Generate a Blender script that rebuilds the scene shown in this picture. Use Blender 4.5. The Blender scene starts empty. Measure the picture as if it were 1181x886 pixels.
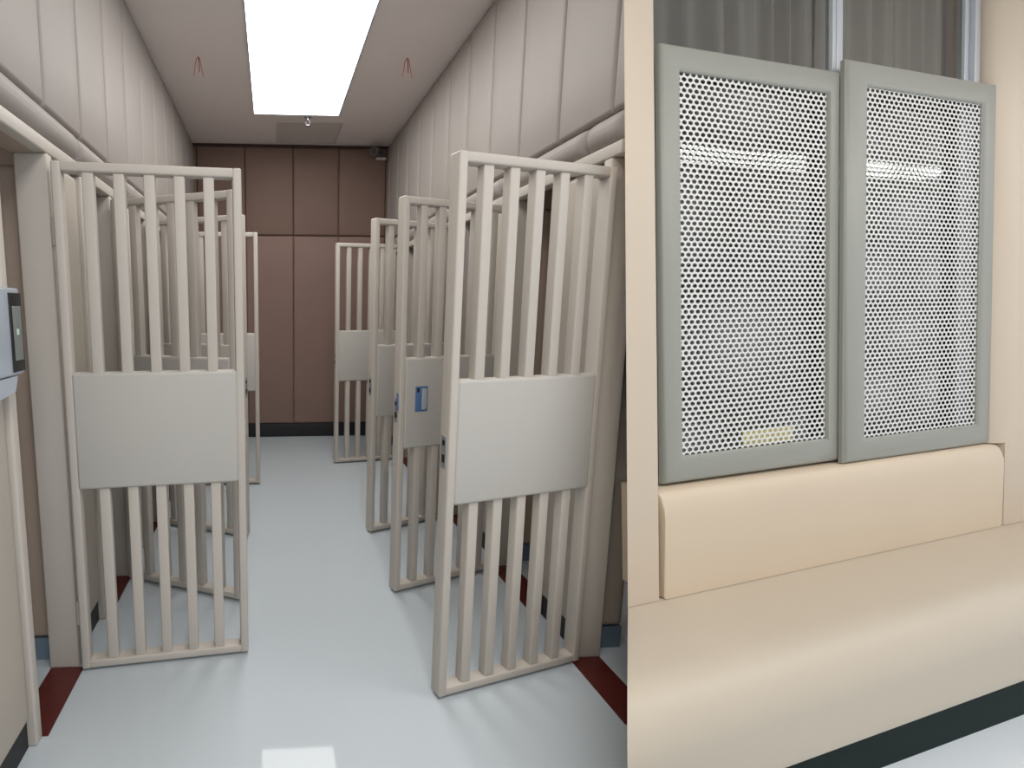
import bpy, bmesh, math, random
from mathutils import Vector, Matrix
random.seed(4)
sc = bpy.context.scene
col = sc.collection

# ------------------------------------------------------------------ materials
def lin(c):
    c /= 255.0
    return c / 12.92 if c <= 0.04045 else ((c + 0.055) / 1.055) ** 2.4
def rgb(r, g, b): return (lin(r), lin(g), lin(b), 1.0)

def mat(name, color, rough=0.5, metal=0.0, spec=0.5, bump=0.0, bscale=200.0, vary=0.0, vscale=3.0, sheen=0.0, coat=0.0):
    m = bpy.data.materials.new(name); m.use_nodes = True
    nt = m.node_tree; p = nt.nodes['Principled BSDF']
    p.inputs['Base Color'].default_value = color
    p.inputs['Roughness'].default_value = rough
    p.inputs['Metallic'].default_value = metal
    p.inputs['Specular IOR Level'].default_value = spec
    if sheen: p.inputs['Sheen Weight'].default_value = sheen
    if coat:
        p.inputs['Coat Weight'].default_value = coat; p.inputs['Coat Roughness'].default_value = 0.25
    tc = nt.nodes.new('ShaderNodeTexCoord')
    if vary:
        n = nt.nodes.new('ShaderNodeTexNoise'); n.inputs['Scale'].default_value = vscale; n.inputs['Detail'].default_value = 3
        nt.links.new(tc.outputs['Object'], n.inputs['Vector'])
        mx = nt.nodes.new('ShaderNodeMix'); mx.data_type = 'RGBA'
        mx.inputs['A'].default_value = tuple(c * (1 - vary) for c in color[:3]) + (1,)
        mx.inputs['B'].default_value = tuple(min(1, c * (1 + vary)) for c in color[:3]) + (1,)
        nt.links.new(n.outputs['Fac'], mx.inputs['Factor'])
        nt.links.new(mx.outputs['Result'], p.inputs['Base Color'])
    if bump:
        v = nt.nodes.new('ShaderNodeTexVoronoi'); v.inputs['Scale'].default_value = bscale
        nt.links.new(tc.outputs['Object'], v.inputs['Vector'])
        b = nt.nodes.new('ShaderNodeBump'); b.inputs['Strength'].default_value = bump; b.inputs['Distance'].default_value = 0.002
        nt.links.new(v.outputs['Distance'], b.inputs['Height'])
        nt.links.new(b.outputs['Normal'], p.inputs['Normal'])
    return m

def emit(name, color, strength):
    m = bpy.data.materials.new(name); m.use_nodes = True
    nt = m.node_tree; nt.nodes.clear()
    o = nt.nodes.new('ShaderNodeOutputMaterial'); e = nt.nodes.new('ShaderNodeEmission')
    e.inputs['Color'].default_value = color; e.inputs['Strength'].default_value = strength
    nt.links.new(e.outputs[0], o.inputs['Surface'])
    return m

def glass_mat(name):
    m = bpy.data.materials.new(name); m.use_nodes = True
    nt = m.node_tree; nt.nodes.clear()
    o = nt.nodes.new('ShaderNodeOutputMaterial')
    t = nt.nodes.new('ShaderNodeBsdfTransparent'); t.inputs[0].default_value = (0.90, 0.93, 0.93, 1)
    g = nt.nodes.new('ShaderNodeBsdfGlossy'); g.inputs['Roughness'].default_value = 0.02
    f = nt.nodes.new('ShaderNodeFresnel'); f.inputs['IOR'].default_value = 2.1
    mx = nt.nodes.new('ShaderNodeMixShader')
    nt.links.new(f.outputs[0], mx.inputs[0]); nt.links.new(t.outputs[0], mx.inputs[1]); nt.links.new(g.outputs[0], mx.inputs[2])
    nt.links.new(mx.outputs[0], o.inputs['Surface'])
    return m

M = {}
M['door'] = mat('greige_leatherette', rgb(196, 189, 180), 0.45, spec=0.4, bump=0.08, bscale=260)
M['door_panel'] = mat('greige_leatherette_panel', rgb(190, 187, 181), 0.42, spec=0.45, bump=0.08, bscale=260)
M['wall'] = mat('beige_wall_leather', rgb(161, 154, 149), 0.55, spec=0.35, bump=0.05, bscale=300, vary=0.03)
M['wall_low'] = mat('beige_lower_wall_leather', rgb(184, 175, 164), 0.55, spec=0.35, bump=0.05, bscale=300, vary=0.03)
M['cell'] = mat('beige_cell_leather', rgb(178, 160, 145), 0.6, spec=0.3)
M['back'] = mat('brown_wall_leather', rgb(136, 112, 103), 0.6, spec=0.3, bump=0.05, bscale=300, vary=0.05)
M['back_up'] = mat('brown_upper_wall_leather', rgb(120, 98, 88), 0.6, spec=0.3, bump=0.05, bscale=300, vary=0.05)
M['seam'] = mat('dark_seam', rgb(70, 52, 44), 0.8)
M['ceil'] = mat('matte_ceiling_paint', rgb(238, 229, 225), 0.8, spec=0.2, vary=0.02)
M['floor'] = mat('pale_blue_grey_epoxy', rgb(196, 205, 211), 0.035, spec=0.3, vary=0.025, vscale=1.3)
M['floor_lit'] = mat('pale_epoxy_lit', rgb(226, 234, 240), 0.12, spec=0.5, vary=0.015, vscale=1.3)  # same floor as the corridor, with brighter lighting put into its colour
M['black'] = mat('black_baseboard', rgb(28, 28, 30), 0.5)
M['blue_base'] = mat('blue_grey_baseboard', rgb(112, 132, 148), 0.4)
M['red'] = mat('oxblood_stone', rgb(88, 34, 30), 0.25, vary=0.15, vscale=30)
M['cream'] = mat('cream_leather', rgb(216, 199, 176), 0.46, spec=0.5, bump=0.06, bscale=320, vary=0.02)
M['cream_seat'] = mat('cream_seat_leather', rgb(200, 189, 172), 0.46, spec=0.5, bump=0.06, bscale=320, vary=0.02)
M['cream_wall'] = mat('cream_wall_leather', rgb(208, 193, 174), 0.48, spec=0.45, bump=0.05, bscale=320, vary=0.02)
M['plinth'] = mat('dark_green_plinth', rgb(22, 38, 36), 0.6, spec=0.12)
M['sash'] = mat('grey_green_leatherette', rgb(153, 154, 146), 0.42, spec=0.45, bump=0.06, bscale=320)
M['mesh'] = mat('white_coated_steel', rgb(224, 224, 221), 0.4, spec=0.5)
M['alu'] = mat('pale_aluminium', rgb(206, 212, 218), 0.3, metal=0.3)
M['chrome'] = mat('brushed_steel', rgb(196, 200, 205), 0.28, metal=0.8)
M['curtain'] = mat('taupe_curtain', rgb(184, 179, 170), 0.9, spec=0.1, vary=0.06, vscale=6)
M['dark'] = mat('black_plastic', rgb(24, 24, 26), 0.4)
M['bluepull'] = mat('blue_steel_film', rgb(92, 128, 176), 0.3, metal=0.2)
M['silver'] = mat('silver_blue_plastic', rgb(192, 202, 214), 0.25, metal=0.4)
M['screen'] = mat('grey_screen', rgb(120, 126, 124), 0.2)
M['icon'] = mat('pale_green_mark', rgb(200, 225, 205), 0.4)
M['redwire'] = mat('red_wire', rgb(186, 96, 84), 0.5)
M['brownwire'] = mat('brown_wire', rgb(120, 70, 55), 0.5)
M['white'] = mat('white_plastic', rgb(205, 203, 200), 0.4)
M['vent'] = mat('grey_vent', rgb(206, 197, 192), 0.7)
M['yellow'] = mat('pale_yellow_paper', rgb(236, 224, 160), 0.7)
M['ink'] = mat('dark_ink', rgb(60, 56, 48), 0.7)
M['camera_body'] = mat('grey_camera_plastic', rgb(96, 88, 86), 0.4)
M['glass'] = glass_mat('window_glass')
M['light'] = emit('led_panel', (1.0, 0.985, 0.96, 1), 7.2)
M['tube'] = emit('tube_light', (1.0, 0.985, 0.96, 1), 13.5)

# ------------------------------------------------------------------ mesh helpers
V3 = Vector
def new(): return bmesh.new()

def box(bm, x0, x1, y0, y1, z0, z1, bev=0.0, seg=3):
    t = bmesh.new()
    bmesh.ops.create_cube(t, size=1)
    for v in t.verts:
        v.co = V3((x0 + (v.co.x + .5) * (x1 - x0), y0 + (v.co.y + .5) * (y1 - y0), z0 + (v.co.z + .5) * (z1 - z0)))
    if bev:
        bmesh.ops.bevel(t, geom=t.edges[:], offset=bev, segments=seg, profile=0.5, affect='EDGES')
    merge(bm, t)

def merge(bm, t):
    me = bpy.data.meshes.new('tmp'); t.to_mesh(me); t.free()
    bm.from_mesh(me); bpy.data.meshes.remove(me)

def prism(bm, pts, axis, a0, a1):
    """closed polygon pts (2D) extruded along axis: 'x' -> pts are (y,z), 'y' -> pts are (x,z) with axis y, 'v' -> pts (x,z) along y"""
    def P(p, a):
        if axis == 'x': return V3((a, p[0], p[1]))
        if axis == 'y': return V3((p[0], a, p[1]))
        return V3((p[0], p[1], a))
    A = [bm.verts.new(P(p, a0)) for p in pts]; B = [bm.verts.new(P(p, a1)) for p in pts]
    n = len(pts)
    for i in range(n):
        bm.faces.new((A[i], A[(i + 1) % n], B[(i + 1) % n], B[i]))
    bm.faces.new(A[::-1]); bm.faces.new(B)

def samples(L, e, mid=5):
    e = min(e, L * .49)
    s = [0, .04, .15, .35, .65, 1.0]
    r = [k * e for k in s]
    r += [e + (L - 2 * e) * k / mid for k in range(1, mid)]
    r += [L - k * e for k in s[::-1]]
    return r, e

def pad(bm, o, a, b, n, w, h, d, edge=0.03, bulge=0.0, skirt=0.0):
    """upholstered pillow: sheet of size w*h on axes a,b bulging along n with rounded edges"""
    o, a, b, n = V3(o), V3(a), V3(b), V3(n)
    su, eu = samples(w, edge); sv, ev = samples(h, edge)
    def p(s, L, e):
        k = min(s, L - s) / e
        k = max(0, min(1, k))
        return math.sqrt(max(0, 1 - (1 - k) ** 2))
    g = []
    for t in sv:
        row = []
        for s in su:
            q = d * p(s, w, eu) * p(t, h, ev) + bulge * math.sin(math.pi * s / w) ** .5 * math.sin(math.pi * t / h) ** .5 if 0 < s < w and 0 < t < h else 0
            row.append(bm.verts.new(o + a * s + b * t + n * q))
        g.append(row)
    flip = a.cross(b).dot(n) < 0
    for j in range(len(sv) - 1):
        for i in range(len(su) - 1):
            f = (g[j][i], g[j][i + 1], g[j + 1][i + 1], g[j + 1][i])
            bm.faces.new(f[::-1] if flip else f)

def cyl(bm, p0, p1, r0, r1=None, seg=16, caps=True):
    p0, p1 = V3(p0), V3(p1); r1 = r0 if r1 is None else r1
    d = (p1 - p0).normalized()
    u = d.orthogonal().normalized(); w = d.cross(u)
    A, B = [], []
    for k in range(seg):
        t = 2 * math.pi * k / seg; c = u * math.cos(t) + w * math.sin(t)
        A.append(bm.verts.new(p0 + c * r0)); B.append(bm.verts.new(p1 + c * r1))
    for k in range(seg):
        bm.faces.new((A[k], A[(k + 1) % seg], B[(k + 1) % seg], B[k]))
    if caps:
        bm.faces.new(A[::-1]); bm.faces.new(B)

def lathe(bm, c, prof, axis=(0, 0, 1), seg=24):
    c = V3(c); d = V3(axis).normalized(); u = d.orthogonal().normalized(); w = d.cross(u)
    rings = []
    for r, t in prof:
        rings.append([bm.verts.new(c + d * t + (u * math.cos(2 * math.pi * k / seg) + w * math.sin(2 * math.pi * k / seg)) * max(r, 1e-4)) for k in range(seg)])
    for R, S in zip(rings, rings[1:]):
        for k in range(seg):
            bm.faces.new((R[k], R[(k + 1) % seg], S[(k + 1) % seg], S[k]))
    bm.faces.new(rings[0][::-1]); bm.faces.new(rings[-1])

def tube(bm, pts, r, seg=6):
    for p, q in zip(pts, pts[1:]): cyl(bm, p, q, r, seg=seg)

def obj(name, bm, m, parent=None, smooth=True, matrix=None, label=None):
    me = bpy.data.meshes.new(name)
    bmesh.ops.remove_doubles(bm, verts=bm.verts, dist=1e-6)
    bm.normal_update()
    bm.to_mesh(me); bm.free()
    me.materials.append(m)
    if smooth:
        for p in me.polygons: p.use_smooth = True
        me.set_sharp_from_angle(angle=math.radians(38))
    o = bpy.data.objects.new(name, me); col.objects.link(o)
    if parent: o.parent = parent
    if matrix is not None: o.matrix_world = matrix
    if label: o['label'] = label
    return o

def tag(o, label, cat, group=None):
    o['label'] = label; o['category'] = cat
    if group: o['group'] = group
    return o
def struct(name, bm, m, parent=None, **k):
    o = obj(name, bm, m, parent, **k)
    if parent is None: o['kind'] = 'structure'
    return o
def thing(name, label, cat, loc=(0, 0, 0), rotz=0, group=None, matrix=None):
    o = bpy.data.objects.new(name, None); col.objects.link(o)
    o.empty_display_size = 0.1
    if matrix is not None: o.matrix_world = matrix
    else:
        o.location = loc; o.rotation_euler = (0, 0, rotz)
    return tag(o, label, cat, group)

# ------------------------------------------------------------------ layout numbers (metres; corridor runs along +Y)
XL, XR, YB, ZC = -0.83, 1.30, 6.14, 3.266
ZH = 2.062                                   # underside of the door heads
OPEN_L = [(1.74, 2.10), (2.50, 2.87), (3.27, 3.64), (4.05, 4.43)]
OPEN_R = [(2.02, 2.035), (2.42, 2.86), (3.24, 3.64), (4.70, 5.14)]

# floor, ceiling
bm = new(); box(bm, -2.4, 1.60, -3.0, 6.4, -0.06, 0.0); struct('floor', bm, M['floor'], smooth=False)
bm = new(); box(bm, 1.60, 8.6, -3.0, 6.4, -0.06, 0.0); struct('floor_bench_room', bm, M['floor_lit'], smooth=False)  # continues the corridor floor in the paler, lit colour
bm = new(); box(bm, -2.4, 8.6, -3.0, 6.4, ZC, ZC + 0.06); struct('ceiling', bm, M['ceil'], smooth=False)

def side_wall(side, X, s, opens, y_start, name):
    """s = +1 when the wall faces +x (left wall), -1 for the right wall"""
    n = (s, 0, 0)
    up, lo, seam = new(), new(), new()
    base = new()
    # piers between the openings
    ys = [y_start] + [e for o in opens for e in (o[0] - 0.045, o[1] + 0.056)] + [YB]
    for k in range(0, len(ys), 2):
        a, b = ys[k], ys[k + 1]
        if b - a < 0.03: continue
        xa, xb = sorted((X - s * 0.03, X - s * 0.12))
        box(seam, xa, xb, a, b, 0, ZH)
        nseg = max(1, round((b - a) / 0.42))
        w = (b - a) / nseg
        for i in range(nseg):
            pad(lo, (X - s * 0.03, a + i * w, 0.105), (0, 1, 0), (0, 0, 1), n, w, ZH - 0.11, 0.03, 0.03)
        xa, xb = sorted((X - s * 0.03, X - s * 0.018))
        box(base, xa, xb, a, b, 0, 0.1)
    # wall above the heads
    y0 = y_start
    th = 0.12 if s > 0 else 0.04
    xa, xb = sorted((X - s * 0.03, X - s * th))
    box(seam, xa, xb, y0, YB, ZH, ZC)
    # upper pads, 0.39 wide
    off = 2.150 if s > 0 else 2.085
    edges = [y0]
    k0 = math.ceil((y0 - off) / 0.3925 + 0.05)
    y = off + k0 * 0.3925
    while y < YB - 0.1:
        edges.append(y); y += 0.3925
    edges.append(YB)
    for a, b in zip(edges, edges[1:]):
        pad(up, (X - s * 0.03, a, 2.235), (0, 1, 0), (0, 0, 1), n, b - a, ZC - 2.24, 0.03, 0.02, 0.0015)
    struct('wall_' + side, up, M['wall'])
    o = struct('wall_' + side + '_lower', lo, M['wall_low'])
    struct('wall_' + side + '_core', seam, M['cell'], smooth=False)
    struct('baseboard_' + side, base, M['black'], smooth=False)
    # cushion roll above the door heads, in lengths
    cu = new()
    off = 2.24 if s < 0 else 2.47
    e2 = [y0]; y = off + math.ceil((y0 - off) / 0.82 + .02) * 0.82
    while y < YB - .05: e2.append(y); y += 0.82
    e2.append(YB)
    for a, b in zip(e2, e2[1:]):
        pad(cu, (X - s * 0.04, a, 2.116), (0, 1, 0), (0, 0, 1), n, b - a, 0.118, 0.06, 0.05)
    struct('trim_1' if s > 0 else 'trim_2', cu, M['wall'])
    # head rail under the roll
    hr = new(); xa, xb = sorted((X - s * th, X + s * 0.012))
    box(hr, xa, xb, y0, YB, 2.064, 2.114, 0.006)
    struct('trim_3' if s > 0 else 'trim_4', hr, M['door'])

side_wall('left', XL, 1, OPEN_L, -2.5, 'left')
side_wall('right', XR, -1, OPEN_R, 1.985, 'right')

# jamb posts, cell partitions with pads and blue grey skirting, thresholds
def cell(X, s, y0, y1, first_right=False):
    bm = new(); xa, xb = sorted((X + s * 0.012, X - s * 0.11))
    box(bm, xa, xb, y1 + 0.005, y1 + 0.055, 0, 2.063, 0.008)
    if not first_right:
        box(bm, xa, xb, y0 - 0.044, y0 + 0.0, 0, 2.063, 0.008)
    struct('trim_5', bm, M['door'])
    depth = 0.13 if first_right else 1.1
    xi, xo = X - s * 0.11, X - s * (0.11 + depth)
    xa, xb = sorted((xi, xo))
    bm = new(); box(bm, xa, xb, y1 + 0.085, y1 + 0.13, 0, 2.04 if first_right else 2.6)
    w = 0.10 if s > 0 else 0.075
    xs = [xi]
    while abs(xs[-1] - xo) > 0.25: xs.append(xs[-1] - s * (w if len(xs) == 1 else 0.3))
    xs.append(xo)
    for a, b in zip(xs, xs[1:]):
        a, b = sorted((a, b))
        pad(bm, (a, y1 + 0.085, 0.105), (1, 0, 0), (0, 0, 1), (0, -1, 0), b - a, 1.93, 0.028, 0.03)
    struct('wall_partition', bm, M['cell'] if not first_right else M['wall_low'])
    bm = new(); box(bm, xa, xb, y1 + 0.068, y1 + 0.084, 0, 0.10)
    struct('baseboard_partition', bm, M['blue_base'], smooth=False)
    bm = new(); xa, xb = sorted((X + s * 0.03, X - s * 0.105))
    box(bm, xa, xb, (1.67 if first_right else y0), y1 + 0.004, 0.0005, 0.004)
    struct('trim_6', bm, M['red'], smooth=False)

for i, (a, b) in enumerate(OPEN_L): cell(XL, 1, a, b)
for i, (a, b) in enumerate(OPEN_R): cell(XR, -1, a, b, i == 0)
# far walls of the cells
bm = new(); box(bm, -2.2, -2.1, -0.5, 6.2, 0, ZC); struct('wall_left_cells', bm, M['cell'], smooth=False)
bm = new(); box(bm, 2.5, 2.6, 2.75, 6.2, 0, ZC); struct('wall_right_cells', bm, M['cell'], smooth=False)

# back wall: two rows of padded panels over a black skirting
lo, up, core = new(), new(), new()
xs = [-2.1, -1.33, -0.80, -0.278, 0.252, 0.758, 1.285, 1.81, 2.5]
for a, b in zip(xs, xs[1:]):
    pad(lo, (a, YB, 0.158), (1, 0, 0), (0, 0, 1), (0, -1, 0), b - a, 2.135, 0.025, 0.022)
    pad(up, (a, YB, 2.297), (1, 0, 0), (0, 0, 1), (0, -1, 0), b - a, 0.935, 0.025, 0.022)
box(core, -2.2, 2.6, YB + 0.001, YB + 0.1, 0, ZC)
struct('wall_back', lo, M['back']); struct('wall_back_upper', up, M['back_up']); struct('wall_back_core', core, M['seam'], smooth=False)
bm = new(); box(bm, -2.1, 2.5, YB - 0.022, YB, 0, 0.155, 0.003); struct('baseboard_back', bm, M['black'])

# ------------------------------------------------------------------ barred doors
DW, DH, DT = 0.69, 2.03, 0.06
def make_door(face):
    """local x runs from the hinge to the free edge; face = -1/+1: the local y side the bars' pull sits on"""
    t = bpy.data.objects.new('barred_door', None); col.objects.link(t); t.empty_display_size = .1
    H = DT / 2
    for x0, x1 in ((0, 0.034), (DW - 0.034, DW)):
        b = new(); box(b, x0, x1, -H, H, 0.012, DH, 0.007); obj('stile', b, M['door'], t)
    b = new(); box(b, 0.03, DW - 0.03, -H + .001, H - .001, DH - 0.036, DH - 0.001, 0.007); obj('top_rail', b, M['door'], t)
    b = new(); box(b, 0.03, DW - 0.03, -H + .001, H - .001, 0.013, 0.046, 0.007); obj('bottom_rail', b, M['door'], t)
    for k in range(5):
        x = 0.125 + k * 0.110
        for z0, z1 in ((0.044, 0.80), (1.24, DH - 0.034)):
            b = new(); box(b, x - 0.021, x + 0.021, -0.021, 0.021, z0, z1, 0.005); obj('bar', b, M['door'], t)
    b = new(); box(b, 0.028, DW - 0.030, -H - 0.003, H + 0.003, 0.785, 1.25, 0.012, 4); obj('panel', b, M['door_panel'], t)
    # lock plate on the free edge
    b = new(); box(b, DW - 0.001, DW + 0.0025, -0.015, 0.015, 0.925, 1.045, 0.001); lp = obj('lock_plate', b, M['chrome'], t)
    b = new(); box(b, DW + 0.002, DW + 0.0035, -0.008, 0.008, 1.01, 1.03, 0.0005)
    box(b, DW + 0.002, DW + 0.0035, -0.008, 0.008, 0.945, 0.975, 0.0005); obj('latch_hole', b, M['dark'], lp)
    # hinges
    for z in (0.25, 1.78):
        b = new(); cyl(b, (-0.007, 0, z - .05), (-0.007, 0, z + .05), 0.009); obj('hinge', b, M['door'], t)
    return t
def copy_tree(o, parent=None):
    c = o.copy(); col.objects.link(c)
    if parent: c.parent = parent
    for ch in list(o.children): copy_tree(ch, c)
    return c

doors = []
proto = make_door(1)
spec = [  # hinge (x,y), free (x,y), label
 ((-0.800, 2.103), (-0.112, 2.180), 'nearest barred door on the left, full grey-beige frame closest to the wall-mounted access box'),
 ((-0.797, 2.868), (-0.215, 2.618), 'second barred door on the left, right behind the nearest left one, tilted towards the viewer'),
 ((-0.797, 3.640), (-0.214, 3.385), 'third barred door on the left, mostly hidden behind the two nearer left doors'),
 ((-0.797, 4.435), (-0.112, 4.442), 'farthest barred door on the left, only its free edge showing past the nearest left door'),
 ((1.288, 2.035), (0.640, 1.858), 'nearest barred door on the right, tall in front with lock plate on its edge'),
 ((1.277, 2.862), (0.640, 2.632), 'second barred door on the right, with the blue pull set in its panel'),
 ((1.277, 3.645), (0.668, 3.402), 'third barred door on the right, narrow strip between the blue-pull door and the farthest'),
 ((1.277, 5.130), (0.632, 5.016), 'farthest barred door on the right, small in front of the brown back wall'),
]
for i, (h, f, lab) in enumerate(spec):
    d = proto if i == 0 else copy_tree(proto)
    ang = math.atan2(f[1] - h[1], f[0] - h[0])
    d.location = (h[0], h[1], 0); d.rotation_euler = (0, 0, ang)
    d.scale = (1, 1, (1.0, 1.005, 1.015, 1.034, 0.995, 1.0, 1.01, 1.03)[i])
    tag(d, lab, 'door', 'barred cell doors along the corridor')
    doors.append(d)
# blue recessed pull on the second right door (visible face is local +y there)
b = new(); box(b, DW - 0.165, DW - 0.090, DT / 2 + 0.001, DT / 2 + 0.006, 0.975, 1.105, 0.002)
pl = obj('pull_handle', b, M['bluepull'], doors[5], label='blue recessed pull plate')
b = new(); box(b, DW - 0.155, DW - 0.125, DT / 2 + 0.005, DT / 2 + 0.016, 0.985, 1.095, 0.004); obj('grip', b, M['silver'], pl)
b = new(); box(b, DW - 0.112, DW - 0.098, DT / 2 + 0.0055, DT / 2 + 0.008, 1.075, 1.098, 0.001); obj('catch', b, M['dark'], pl)
b = new(); box(b, DW + 0.0005, DW + 0.004, 0.006, 0.019, 0.985, 1.075, 0.0015); obj('edge_strip', b, M['bluepull'], doors[5], label='blue film strip on the lock edge')

# ------------------------------------------------------------------ ceiling fittings
def light_panel(y0, y1, label, x0=-0.14, x1=0.632, strength=M['light']):
    t = thing('ceiling_light', label, 'ceiling light', ((x0 + x1) / 2, (y0 + y1) / 2, ZC))
    cx, cy = t.location.x, t.location.y
    w, l = (x1 - x0) / 2, (y1 - y0) / 2
    b = new(); fr = 0.012
    box(b, -w - fr, -w, -l - fr, l + fr, -0.012, -0.0005); box(b, w, w + fr, -l - fr, l + fr, -0.012, -0.0005)
    box(b, -w, w, -l - fr, -l, -0.012, -0.0005); box(b, -w, w, l, l + fr, -0.012, -0.0005)
    obj('frame', b, M['alu'], t, smooth=False)
    b = new(); box(b, -w, w, -l, l, -0.007, -0.001); obj('diffuser', b, strength, t, smooth=False)
    return t
light_panel(2.3, 5.192, 'long white glowing light panel in the corridor ceiling')
ld = bpy.data.lights.new('ceiling_lamp', 'AREA'); ld.shape = 'RECTANGLE'; ld.size = 0.77; ld.size_y = 3.1; ld.energy = 52; ld.color = (1.0, 0.985, 0.96)
lo_ = bpy.data.objects.new('ceiling_lamp', ld); col.objects.link(lo_); lo_.location = (0.246, -0.4, ZC - 0.012)

# vent
t = thing('air_vent', 'square grey air vent in the ceiling between light panel and back wall', 'vent', (0.385, 5.74, ZC))
b = new(); w = 0.31
for k in (-1, 1):
    box(b, k * w - .012, k * w + .012, -w, w, -0.008, -0.0005); box(b, -w, w, k * w - .012, k * w + .012, -0.008, -0.0005)
obj('frame', b, M['vent'], t, smooth=False)
for k in range(9):
    b = new(); y = -0.26 + k * 0.065
    prism(b, [(y - .028, -0.001), (y + .024, -0.007), (y + .028, -0.005), (y - .024, -0.0005)], 'x', -w + .01, w - .01); obj('slat', b, M['vent'], t, smooth=False)
# sprinkler
t = thing('sprinkler_head', 'small metal sprinkler head at the far end of the glowing panel', 'sprinkler', (0.355, 5.275, ZC))
b = new(); lathe(b, (0, 0, 0), [(0.035, -0.001), (0.033, -0.008), (0.014, -0.012), (0.012, -0.03)]); obj('escutcheon', b, M['chrome'], t)
b = new(); tube(b, [(-0.012, 0, -0.03), (-0.022, 0, -0.05), (-0.006, 0, -0.075)], 0.003); tube(b, [(0.012, 0, -0.03), (0.022, 0, -0.05), (0.006, 0, -0.075)], 0.003); obj('yoke', b, M['chrome'], t)
b = new(); lathe(b, (0, 0, 0), [(0.008, -0.075), (0.026, -0.078), (0.026, -0.081), (0.006, -0.083)]); obj('deflector', b, M['chrome'], t)
# wires
for x, y, lab in ((-0.505, 4.12, 'thin red wires dangling from the ceiling left of the light panel'), (0.985, 4.05, 'thin red wires dangling from the ceiling right of the light panel')):
    t = thing('dangling_wires', lab, 'wires', (x, y, ZC))
    for k, (dx, sp, l, m) in enumerate(((-0.018, -0.014, 0.125, 'redwire'), (0.004, 0.004, 0.10, 'brownwire'), (0.014, 0.020, 0.13, 'redwire'))):
        b = new(); tube(b, [(dx * .3, 0, -0.0005), (dx, 0.004, -0.03), (dx + sp * .5, -0.003, -l * .6), (dx + sp, 0, -l)], 0.0032); obj('wire', b, M[m], t)
# security camera in the top right corner of the back wall
t = thing('security_camera', 'small dark security camera high in the far right corner by the ceiling', 'camera', (1.14, YB - .025, 3.15))
b = new(); box(b, 0.02, 0.13, -0.05, -0.002, -0.045, -0.02, 0.004); obj('bracket', b, M['white'], t)
b = new(); cyl(b, (0.10, -0.03, -0.03), (0.03, -0.07, 0.02), 0.012); obj('arm', b, M['camera_body'], t)
b = new(); cyl(b, (0.05, -0.05, 0.035), (-0.035, -0.20, 0.0), 0.038, 0.042, 20); hs = obj('housing', b, M['camera_body'], t)
b = new(); cyl(b, (-0.035, -0.20, 0.0), (-0.0375, -0.2045, -0.001), 0.033, 0.033, 20); obj('lens', b, M['dark'], hs)

# ------------------------------------------------------------------ access box on the near left wall
t = thing('access_control_box', 'silver blue access control box with grey screen on the near left wall', 'access control box', (XL, 1.62, 1.41))
b = new(); box(b, 0.0, 0.050, -0.13, 0.105, -0.115, 0.150, 0.008); obj('body', b, M['silver'], t)
b = new(); box(b, 0.045, 0.054, 0.030, 0.106, -0.105, 0.135, 0.003); fr = obj('screen_frame', b, M['dark'], t)
b = new(); box(b, 0.0535, 0.0555, 0.042, 0.096, -0.07, 0.095, 0.001); obj('screen', b, M['screen'], fr)
b = new(); box(b, 0.0554, 0.0562, 0.060, 0.074, 0.008, 0.026, 0.0003); obj('screen_icon', b, M['icon'], fr)
b = new()
prism(b, [(-0.13, -0.118), (0.07, -0.118), (0.05, -0.165), (-0.11, -0.185)], 'x', 0.002, 0.044); obj('lower_hood', b, M['silver'], t, smooth=False)

# ------------------------------------------------------------------ padded bench wall on the right (own frame: x along the wall, y up, z out of the wall)
B = ((0.97323, -0.03646, 0.22692), (0.22943, 0.09589, -0.96859), (0.01356, 0.99472, 0.10169))
S = Matrix(((B[0][0], B[0][1], B[0][2], 1.992), (B[1][0], B[1][1], B[1][2], 1.443), (B[2][0], B[2][1], B[2][2], 0.0), (0, 0, 0, 1)))
# slanting end of this wall where it meets the corridor
PA, PB, PC = V3((-0.602, 0.461, -0.41)), V3((-0.584, 2.613, -0.41)), V3((-2.265, 1.426, 1.098))
PN = (PB - PA).cross(PC - PA).normalized()
if PN.dot(V3((1, 0, 0))) < 0: PN = -PN
def mitre(bm):
    r = bmesh.ops.bisect_plane(bm, geom=bm.verts[:] + bm.edges[:] + bm.faces[:], plane_co=PA, plane_no=PN, clear_inner=True)
    bmesh.ops.edgeloop_fill(bm, edges=[e for e in r['geom_cut'] if isinstance(e, bmesh.types.BMEdge)])

# wall: left column, right column, slab behind the window
bm = new()
prism(bm, [(-1.3, -0.60), (-0.440, -0.60), (-0.440, -0.428), (-0.443, -0.418), (-0.450, -0.412), (-0.460, -0.41), (-1.3, -0.41)][::-1], 'y', 0.463, 3.2)
mitre(bm)
struct('wall_bench_left', bm, M['cream_wall'], matrix=S)
arc = [(1.80 - 0.13 * math.sin(a), -0.478 + 0.070 * math.cos(a)) for a in [k * math.pi / 24 for k in range(0, 13)]]
bm = new()
prism(bm, [(1.664, -0.60), (4.6, -0.60), (4.6, -0.408)] + arc, 'y', 0.8695, 3.2)
prism(bm, [(1.732, -0.60), (4.6, -0.60), (4.6, -0.408)] + [p for p in arc if p[0] > 1.735], 'y', 0.463, 0.8695)
struct('wall_bench_right', bm, M['cream_wall'], matrix=S)
bm = new(); box(bm, -0.40, 4.6, 0.10, 3.2, -0.70, -0.66); mitre(bm); struct('wall_bench_back', bm, M['cell'], matrix=S, smooth=False)
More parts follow.
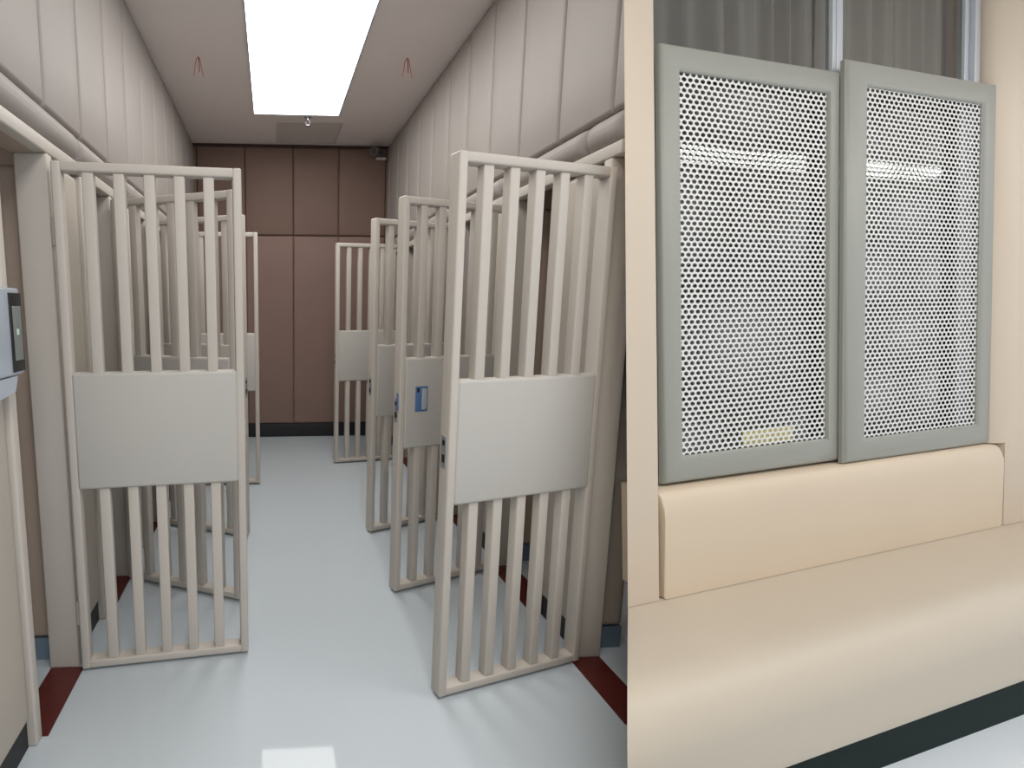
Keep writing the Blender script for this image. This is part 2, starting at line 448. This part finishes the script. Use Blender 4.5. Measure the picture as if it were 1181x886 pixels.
# window frame and panes
bm = new()
box(bm, 0.648, 0.668, 0.89, 3.2, -0.525, -0.497, 0.003); box(bm, 0.676, 0.714, 0.89, 3.2, -0.53, -0.498, 0.003); box(bm, 0.664, 0.68, 0.89, 3.2, -0.525, -0.512)
box(bm, 1.585, 1.615, 0.89, 3.2, -0.53, -0.50, 0.003); box(bm, 1.622, 1.662, 0.89, 3.2, -0.53, -0.482, 0.003); box(bm, 1.61, 1.63, 0.89, 3.2, -0.525, -0.508)
box(bm, -0.438, -0.425, 0.89, 3.2, -0.53, -0.49); box(bm, -0.438, 1.662, 0.886, 0.905, -0.53, -0.50)
w1 = struct('window_1', bm, M['alu'], matrix=S)
for a, b_ in ((-0.425, 0.650), (0.712, 1.588)):
    bm = new(); bm.faces.new([bm.verts.new(p) for p in ((a, 0.905, -0.512), (b_, 0.905, -0.512), (b_, 3.2, -0.512), (a, 3.2, -0.512))])
    o = obj('pane', bm, M['glass'], w1, smooth=False)
# curtains
def curtain(u0, u1, label, ph, amp):
    t = thing('curtain', label, 'curtain', matrix=S @ Matrix.Translation((u0, 0.9, -0.59)), group='curtains behind the window')
    bm = new(); n = 150; rows = 10; g = []
    for j in range(rows + 1):
        v = 2.28 * j / rows; row = []
        for i in range(n + 1):
            u = (u1 - u0) * i / n
            q = u * 42 + 1.6 * math.sin(u * 7 + ph) + ph + 0.25 * math.sin(v * 2 + u * 3)
            z = amp * math.sin(q) + amp * .45 * math.sin(q * 2.3 + ph)
            row.append(bm.verts.new((u, v, z)))
        g.append(row)
    for j in range(rows):
        for i in range(n): bm.faces.new((g[j][i], g[j][i + 1], g[j + 1][i + 1], g[j + 1][i]))
    obj('cloth', bm, M['curtain'], t)
curtain(-0.425, 0.66, 'taupe pleated curtain behind the left window pane, deep folds', 0.4, 0.030)
curtain(0.70, 1.64, 'taupe pleated curtain behind the right window pane, shallower folds', 1.9, 0.018)

# perforated shutters
def shutter(o4, i4, wf, wb, label):
    u0, u1, v0, v1 = o4; a0, a1, b0, b1 = i4
    t = thing('perforated_shutter', label, 'shutter', matrix=S @ Matrix.Translation((u0, v0, wb)), group='perforated sliding shutters')
    Z = wf - wb
    # padded frame: rounded profile swept round the rectangle
    prof = [(0, 0), (0, Z - .012), (.05, Z - .004), (.15, Z), (.8, Z), (.93, Z - .003), (1.0, Z - .011), (1.0, 0.004)]
    bm = new(); rings = []
    for k, z in prof:
        x0 = (a0 - u0) * k; x1 = (u1 - u0) - (u1 - a1) * k; y0 = (b0 - v0) * k; y1 = (v1 - v0) - (v1 - b1) * k
        rings.append([bm.verts.new((x0, y0, z)), bm.verts.new((x1, y0, z)), bm.verts.new((x1, y1, z)), bm.verts.new((x0, y1, z))])
    rings.append(rings[0])
    for R, Q in zip(rings, rings[1:]):
        for c in range(4): bm.faces.new((R[c], R[(c + 1) % 4], Q[(c + 1) % 4], Q[c]))
    obj('frame', bm, M['sash'], t)
    # punched sheet
    px, py, rx, ry = 0.0319, 0.0201, 0.0118, 0.0079
    ang = [math.pi / 2 + k * math.pi / 6 for k in range(12)]
    hexc = [(0, py * 2 / 3), (-px / 2, py / 3), (-px / 2, -py / 3), (0, -py * 2 / 3), (px / 2, -py / 3), (px / 2, py / 3)]
    outer = []
    for k in range(6):
        p, q = hexc[k], hexc[(k + 1) % 6]
        outer += [p, ((p[0] + q[0]) / 2, (p[1] + q[1]) / 2)]
    inner = []
    for (x, y) in outer:
        a = math.atan2(y / py * px * .9, x); inner.append((rx * math.cos(a), ry * math.sin(a)))
    W, Hh = a1 - a0, b1 - b0
    vs, fs = [], []
    nj, ni = int(Hh / py) + 2, int(W / px) + 2
    for j in range(nj):
        for i in range(ni):
            cx = a0 - u0 + (i + (0.5 if j % 2 else 0)) * px; cy = b0 - v0 + j * py
            if cx - (a0 - u0) > W + px * .4 or cy - (b0 - v0) > Hh + py * .4: continue
            n0 = len(vs)
            for p in outer: vs.append((cx + p[0], cy + p[1], Z * .45))
            for p in inner: vs.append((cx + p[0], cy + p[1], Z * .45))
            for k in range(12):
                k2 = (k + 1) % 12
                fs.append((n0 + k, n0 + k2, n0 + 12 + k2, n0 + 12 + k))
    me = bpy.data.meshes.new('perforated_sheet'); me.from_pydata(vs, [], fs); me.materials.append(M['mesh'])
    o = bpy.data.objects.new('perforated_sheet', me); col.objects.link(o); o.parent = t
    o['label'] = 'white steel sheet punched with rows of round holes'
shutter((-0.351, 0.642, 0.879, 2.5455), (-0.252, 0.578, 0.981, 2.452), -0.465, -0.492, 'left perforated shutter, its right edge tucked behind the other shutter')
shutter((0.635, 1.697, 0.870, 2.585), (0.773, 1.596, 0.969, 2.487), -0.438, -0.464, 'right perforated shutter, standing proud in front beside the right cream column')
# paper notice seen through the left shutter
t = thing('paper_notice', 'small pale yellow paper behind the lower holes of the left shutter', 'notice', matrix=S @ Matrix.Translation((0.125, 0.98, -0.5085)))
bm = new(); prism(bm, [(0, 0), (0.30, 0.0), (0.30, 0.062), (0, 0.062)], 'z', 0, 0.001); obj('sheet', bm, M['yellow'], t, smooth=False)

# bench: seat, backrest, plinth
bench = thing('padded_bench', 'long cream leather bench with low backrest on a dark green plinth', 'bench', matrix=S)
def extrude_bench(name, prof, u0, u1, m, cut=True):
    bm = new()
    # prof given as (y, z): extruded along x
    prism(bm, prof, 'x', u0, u1)
    if cut: mitre(bm)
    return obj(name, bm, m, bench)
R_ = 0.15
prof = [(0.461, -0.60)] + [(0.458 - R_ + R_ * math.cos(a), 0.040 - R_ + R_ * math.sin(a)) for a in [k * math.pi / 32 for k in range(0, 17)]]
prof += [(0.20, 0.042)] + [(0.175 - 0.014 * math.sin(a), 0.028 + 0.014 * math.cos(a)) for a in [k * math.pi / 8 for k in range(0, 5)]] + [(0.161, -0.60)]
prof.insert(1, (0.461, -0.25))
extrude_bench('seat', prof, -1.2, 4.6, M['cream_seat'])
extrude_bench('plinth', [(-0.03, 0.0), (0.160, 0.0), (0.160, -0.42), (-0.03, -0.42)], -1.2, 4.6, M['plinth'])
bm = new()
bp = [(0.463, -0.408), (0.765, -0.406), (0.800, -0.408), (0.826, -0.413), (0.846, -0.421), (0.858, -0.432), (0.864, -0.441), (0.867, -0.464), (0.8685, -0.480), (0.8685, -0.60), (0.463, -0.60)]
prism(bm, bp, 'x', -0.424, 1.729)
end = [e for e in bm.edges if abs(e.verts[0].co.x - e.verts[1].co.x) < 1e-6]
bmesh.ops.bevel(bm, geom=end, offset=0.006, segments=3, profile=.5, affect='EDGES')
obj('backrest', bm, M['cream'], bench)

# linear ceiling light over the bench room (seen only as a reflection in the window glass)
t = thing('linear_light', 'twin strip ceiling light hanging in front of the bench wall', 'ceiling light', matrix=S @ Matrix.Translation((1.0, 3.03, 1.3)))
b = new(); box(b, 0, 4.55, -0.01, 0.012, -0.13, 0.17, 0.004); obj('housing', b, M['white'], t)
for z0, z1 in ((-0.115, 0.02), (0.09, 0.15)):
    b = new(); box(b, 0.01, 4.54, -0.03, -0.011, z0, z1, 0.004); obj('tube', b, M['tube'], t)

ld2 = bpy.data.lights.new('bench_fill', 'AREA'); ld2.shape = 'RECTANGLE'; ld2.size = 2.2; ld2.size_y = 1.0; ld2.energy = 19; ld2.color = (1.0, 0.985, 0.96)  # unseen fill light, added to brighten the seat top and floor
lb = bpy.data.objects.new('bench_fill', ld2); col.objects.link(lb); lb.location = (2.6, 0.75, ZC - 0.02)

# ------------------------------------------------------------------ light from the open room behind the viewpoint
w = bpy.data.worlds.new('world'); sc.world = w; w.use_nodes = True
bg = w.node_tree.nodes['Background']; bg.inputs[0].default_value = (0.92, 0.96, 1.0, 1); bg.inputs[1].default_value = 0.88

# ------------------------------------------------------------------ camera
cam = bpy.data.cameras.new('camera'); co = bpy.data.objects.new('camera', cam); col.objects.link(co)
f, px_, py_ = 615.0, 350.0, 443.0
vx, vy = (313 - px_) / f, (355 - py_) / f
Yc = V3((vx, vy, 1)).normalized()
dn = V3((0, Yc.z, -Yc.y)).normalized(); Zc = -dn; Xc = Yc.cross(Zc)
Rm = Matrix((Xc, Yc, Zc))                     # world = Rm @ cam(x right, y down, z forward)
right, down, fwd = Rm.col[0], Rm.col[1], Rm.col[2]
mw = Matrix.Identity(4)
for i in range(3):
    mw[i][0] = right[i]; mw[i][1] = -down[i]; mw[i][2] = -fwd[i]
mw[0][3], mw[1][3], mw[2][3] = 0, 0, 1.5
co.matrix_world = mw
cam.sensor_fit = 'HORIZONTAL'; cam.sensor_width = 36; cam.lens = f / 1181 * 36
cam.shift_x = (590.5 - px_) / 1181; cam.shift_y = 0
cam.clip_start = 0.02
sc.camera = co
sc.view_settings.view_transform = 'Standard'
sc.view_settings.look = 'None'
sc.view_settings.exposure = 0.0
